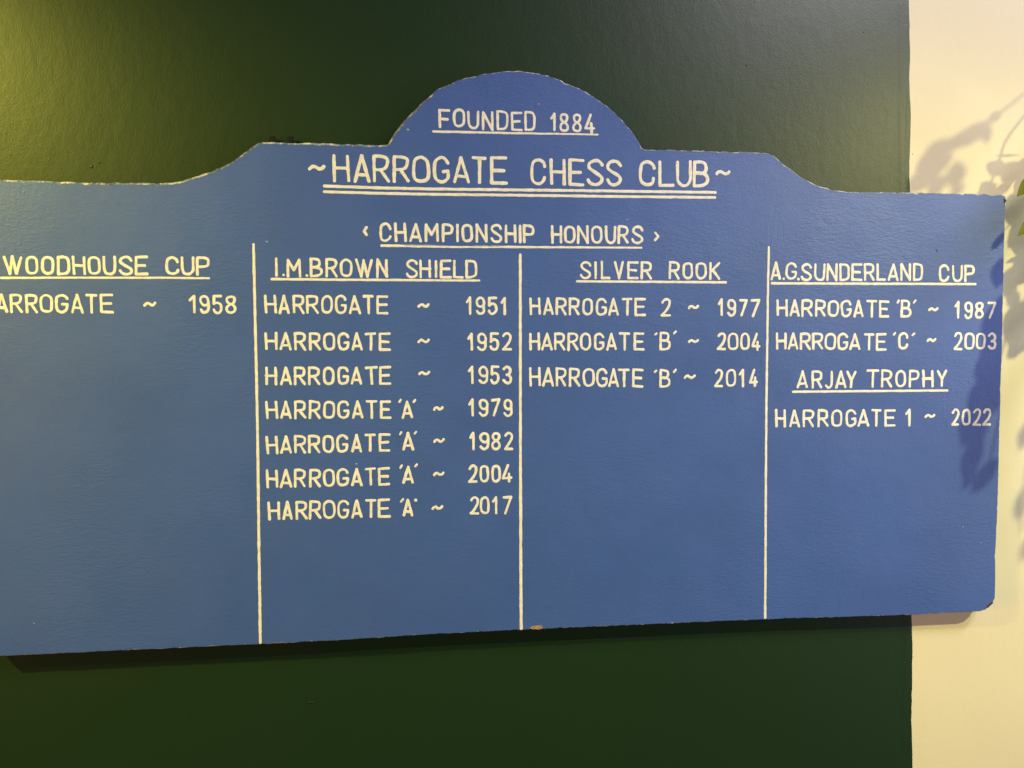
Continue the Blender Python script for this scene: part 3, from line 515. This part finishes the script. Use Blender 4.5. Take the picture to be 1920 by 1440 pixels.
# ------------------------------------------------------------------ plant beside the board
LR = Vector((1.982, -1.332, 2.52))
plant = empty("house_plant", (1.72, WALL_Y, 1.60))
tag(plant, "leafy green plant at the right edge beside the board, shading the cream wall", "plant")
def tube(bm, pts, r0, r1, n=7):
    P_ = [Vector(p) for p in pts]
    for _ in range(2):
        q = [P_[0]]
        for a, b in zip(P_, P_[1:]): q += [a * .75 + b * .25, a * .25 + b * .75]
        P_ = q + [P_[-1]]
    rings = []
    for i, p in enumerate(P_):
        d = (P_[min(i + 1, len(P_) - 1)] - P_[max(i - 1, 0)]).normalized()
        s = d.cross(Vector((0.13, 0.97, 0.2))).normalized(); u = d.cross(s)
        r = r0 + (r1 - r0) * i / (len(P_) - 1)
        rings.append([bm.verts.new(p + (s * math.cos(a) + u * math.sin(a)) * r) for a in [2 * math.pi * k / n for k in range(n)]])
    for a, b in zip(rings, rings[1:]):
        for k in range(n): bm.faces.new((a[k], a[(k + 1) % n], b[(k + 1) % n], b[k]))
    bm.faces.new(rings[0][::-1]); bm.faces.new(rings[-1])
def leaf(bm, A, B, w, nrm, fold=0.12, droop=0.08):
    A, B = Vector(A), Vector(B); ax = B - A; L = ax.length; ax.normalize()
    nrm = (nrm - ax * nrm.dot(ax)).normalized(); side = nrm.cross(ax)
    prof = [(0, .03), (.08, .35), (.2, .72), (.35, .97), (.5, 1.0), (.65, .88), (.8, .58), (.92, .25), (1, .02)]
    rows = []
    for u, k in prof:
        c = A + ax * (u * L) - nrm * (droop * L * u * u)
        h = w / 2 * k
        rows.append([bm.verts.new(c + side * (s * h) + nrm * (abs(s) * h * fold)) for s in (-1, -.5, 0, .5, 1)])
    for a, b in zip(rows, rows[1:]):
        for k in range(4): bm.faces.new((a[k], a[k + 1], b[k + 1], b[k]))
base = Vector((1.72, -0.115, 1.74))
bm = bmesh.new(); fol = bmesh.new()
for s in STEMS:
    p0 = Vector(s[0])
    mid = (p0 + base) / 2 + Vector((0, 0, 0.10))
    tube(bm, [base + Vector((random.uniform(-.03, .03), random.uniform(-.03, .03), 0)), mid] + [Vector(p) for p in s], 0.0038, 0.0022)
for L_ in LEAVES:
    A, B, w = Vector(L_[:3]), Vector(L_[3:6]), L_[6]
    n = (LR - (A + B) / 2).normalized() + Vector((random.uniform(-.15, .15), random.uniform(-.15, .15), random.uniform(-.15, .15)))
    leaf(fol, A, B, w, n)
# stems and leaves on the far side, away from the board
for k in range(9):
    a = random.uniform(-1.3, 1.3)
    tip = base + Vector((0.12 + 0.28 * abs(math.sin(a)) + 0.1 * random.random(), -0.02 - 0.16 * math.cos(a) * random.random(), random.uniform(-0.22, 0.26)))
    mid = (base + tip) / 2 + Vector((0, 0, 0.12))
    tube(bm, [base, mid, tip], 0.0026, 0.001)
    for j in range(6):
        u = 0.3 + 0.7 * j / 5
        p = base * (1 - u) ** 2 + mid * 2 * u * (1 - u) + tip * u * u
        d = Vector((random.uniform(-.2, 1), random.uniform(-1, .3), random.uniform(-1, .5))).normalized()
        leaf(fol, p, p + d * random.uniform(.05, .075), random.uniform(.026, .04), Vector((random.uniform(-.4, .4), -.6, .8)))
for j in range(10):   # a few leaves close round the pot, on the board's side but clear of it
    p = base + Vector((random.uniform(-.22, .05), random.uniform(-.08, .05), random.uniform(.02, .16)))
    d = Vector((random.uniform(-1, .2), random.uniform(-.5, .3), random.uniform(-1, .2))).normalized()
    leaf(fol, p, p + d * random.uniform(.05, .07), random.uniform(.026, .038), Vector((random.uniform(-.3, .3), -.6, .8)))
# the leaf whose tip shows at the edge of the picture
for A_, B_, w_ in (((1.1634, -0.03, 1.89), (1.1174, -0.022, 1.8425), 0.03), ((1.1718, -0.028, 1.8157), (1.1233, -0.02, 1.7676), 0.026)):
    leaf(fol, A_, B_, w_, Vector((0.35, -0.65, 0.7)), 0.2, 0.1)
    tube(bm, [Vector(STEMS[1][0]), (1.27, -0.04, A_[2] + 0.07), (1.21, -0.035, A_[2] + 0.035), A_], 0.0016, 0.0009)
link_mesh("stem", bm, M_STEM, plant, True)
link_mesh("foliage", fol, M_LEAF, plant, True)
bm = bmesh.new()                              # pot hung on the wall
prof = [(0.0, 1.60), (0.055, 1.60), (0.062, 1.61), (0.083, 1.725), (0.092, 1.728), (0.094, 1.752), (0.086, 1.754), (0.080, 1.735), (0.0, 1.735)]
rings = []
for r, z in prof:
    rings.append([bm.verts.new((1.72 + max(r, .0005) * math.cos(2 * math.pi * k / 28), -0.115 + max(r, .0005) * math.sin(2 * math.pi * k / 28), z)) for k in range(28)])
for a, b in zip(rings, rings[1:]):
    for k in range(28): bm.faces.new((a[k], a[(k + 1) % 28], b[(k + 1) % 28], b[k]))
for f in bm.faces: f.material_index = 1 if all(v.co.z == 1.735 for v in f.verts) else 0
bmesh.ops.recalc_face_normals(bm, faces=bm.faces)
link_mesh("pot", bm, [M_POT, M_SOIL], plant, True)
link_mesh("pot_bracket", box_bm(1.70, 1.74, -0.035, 0.0339, 1.62, 1.70, .003), M_HOOK, plant)
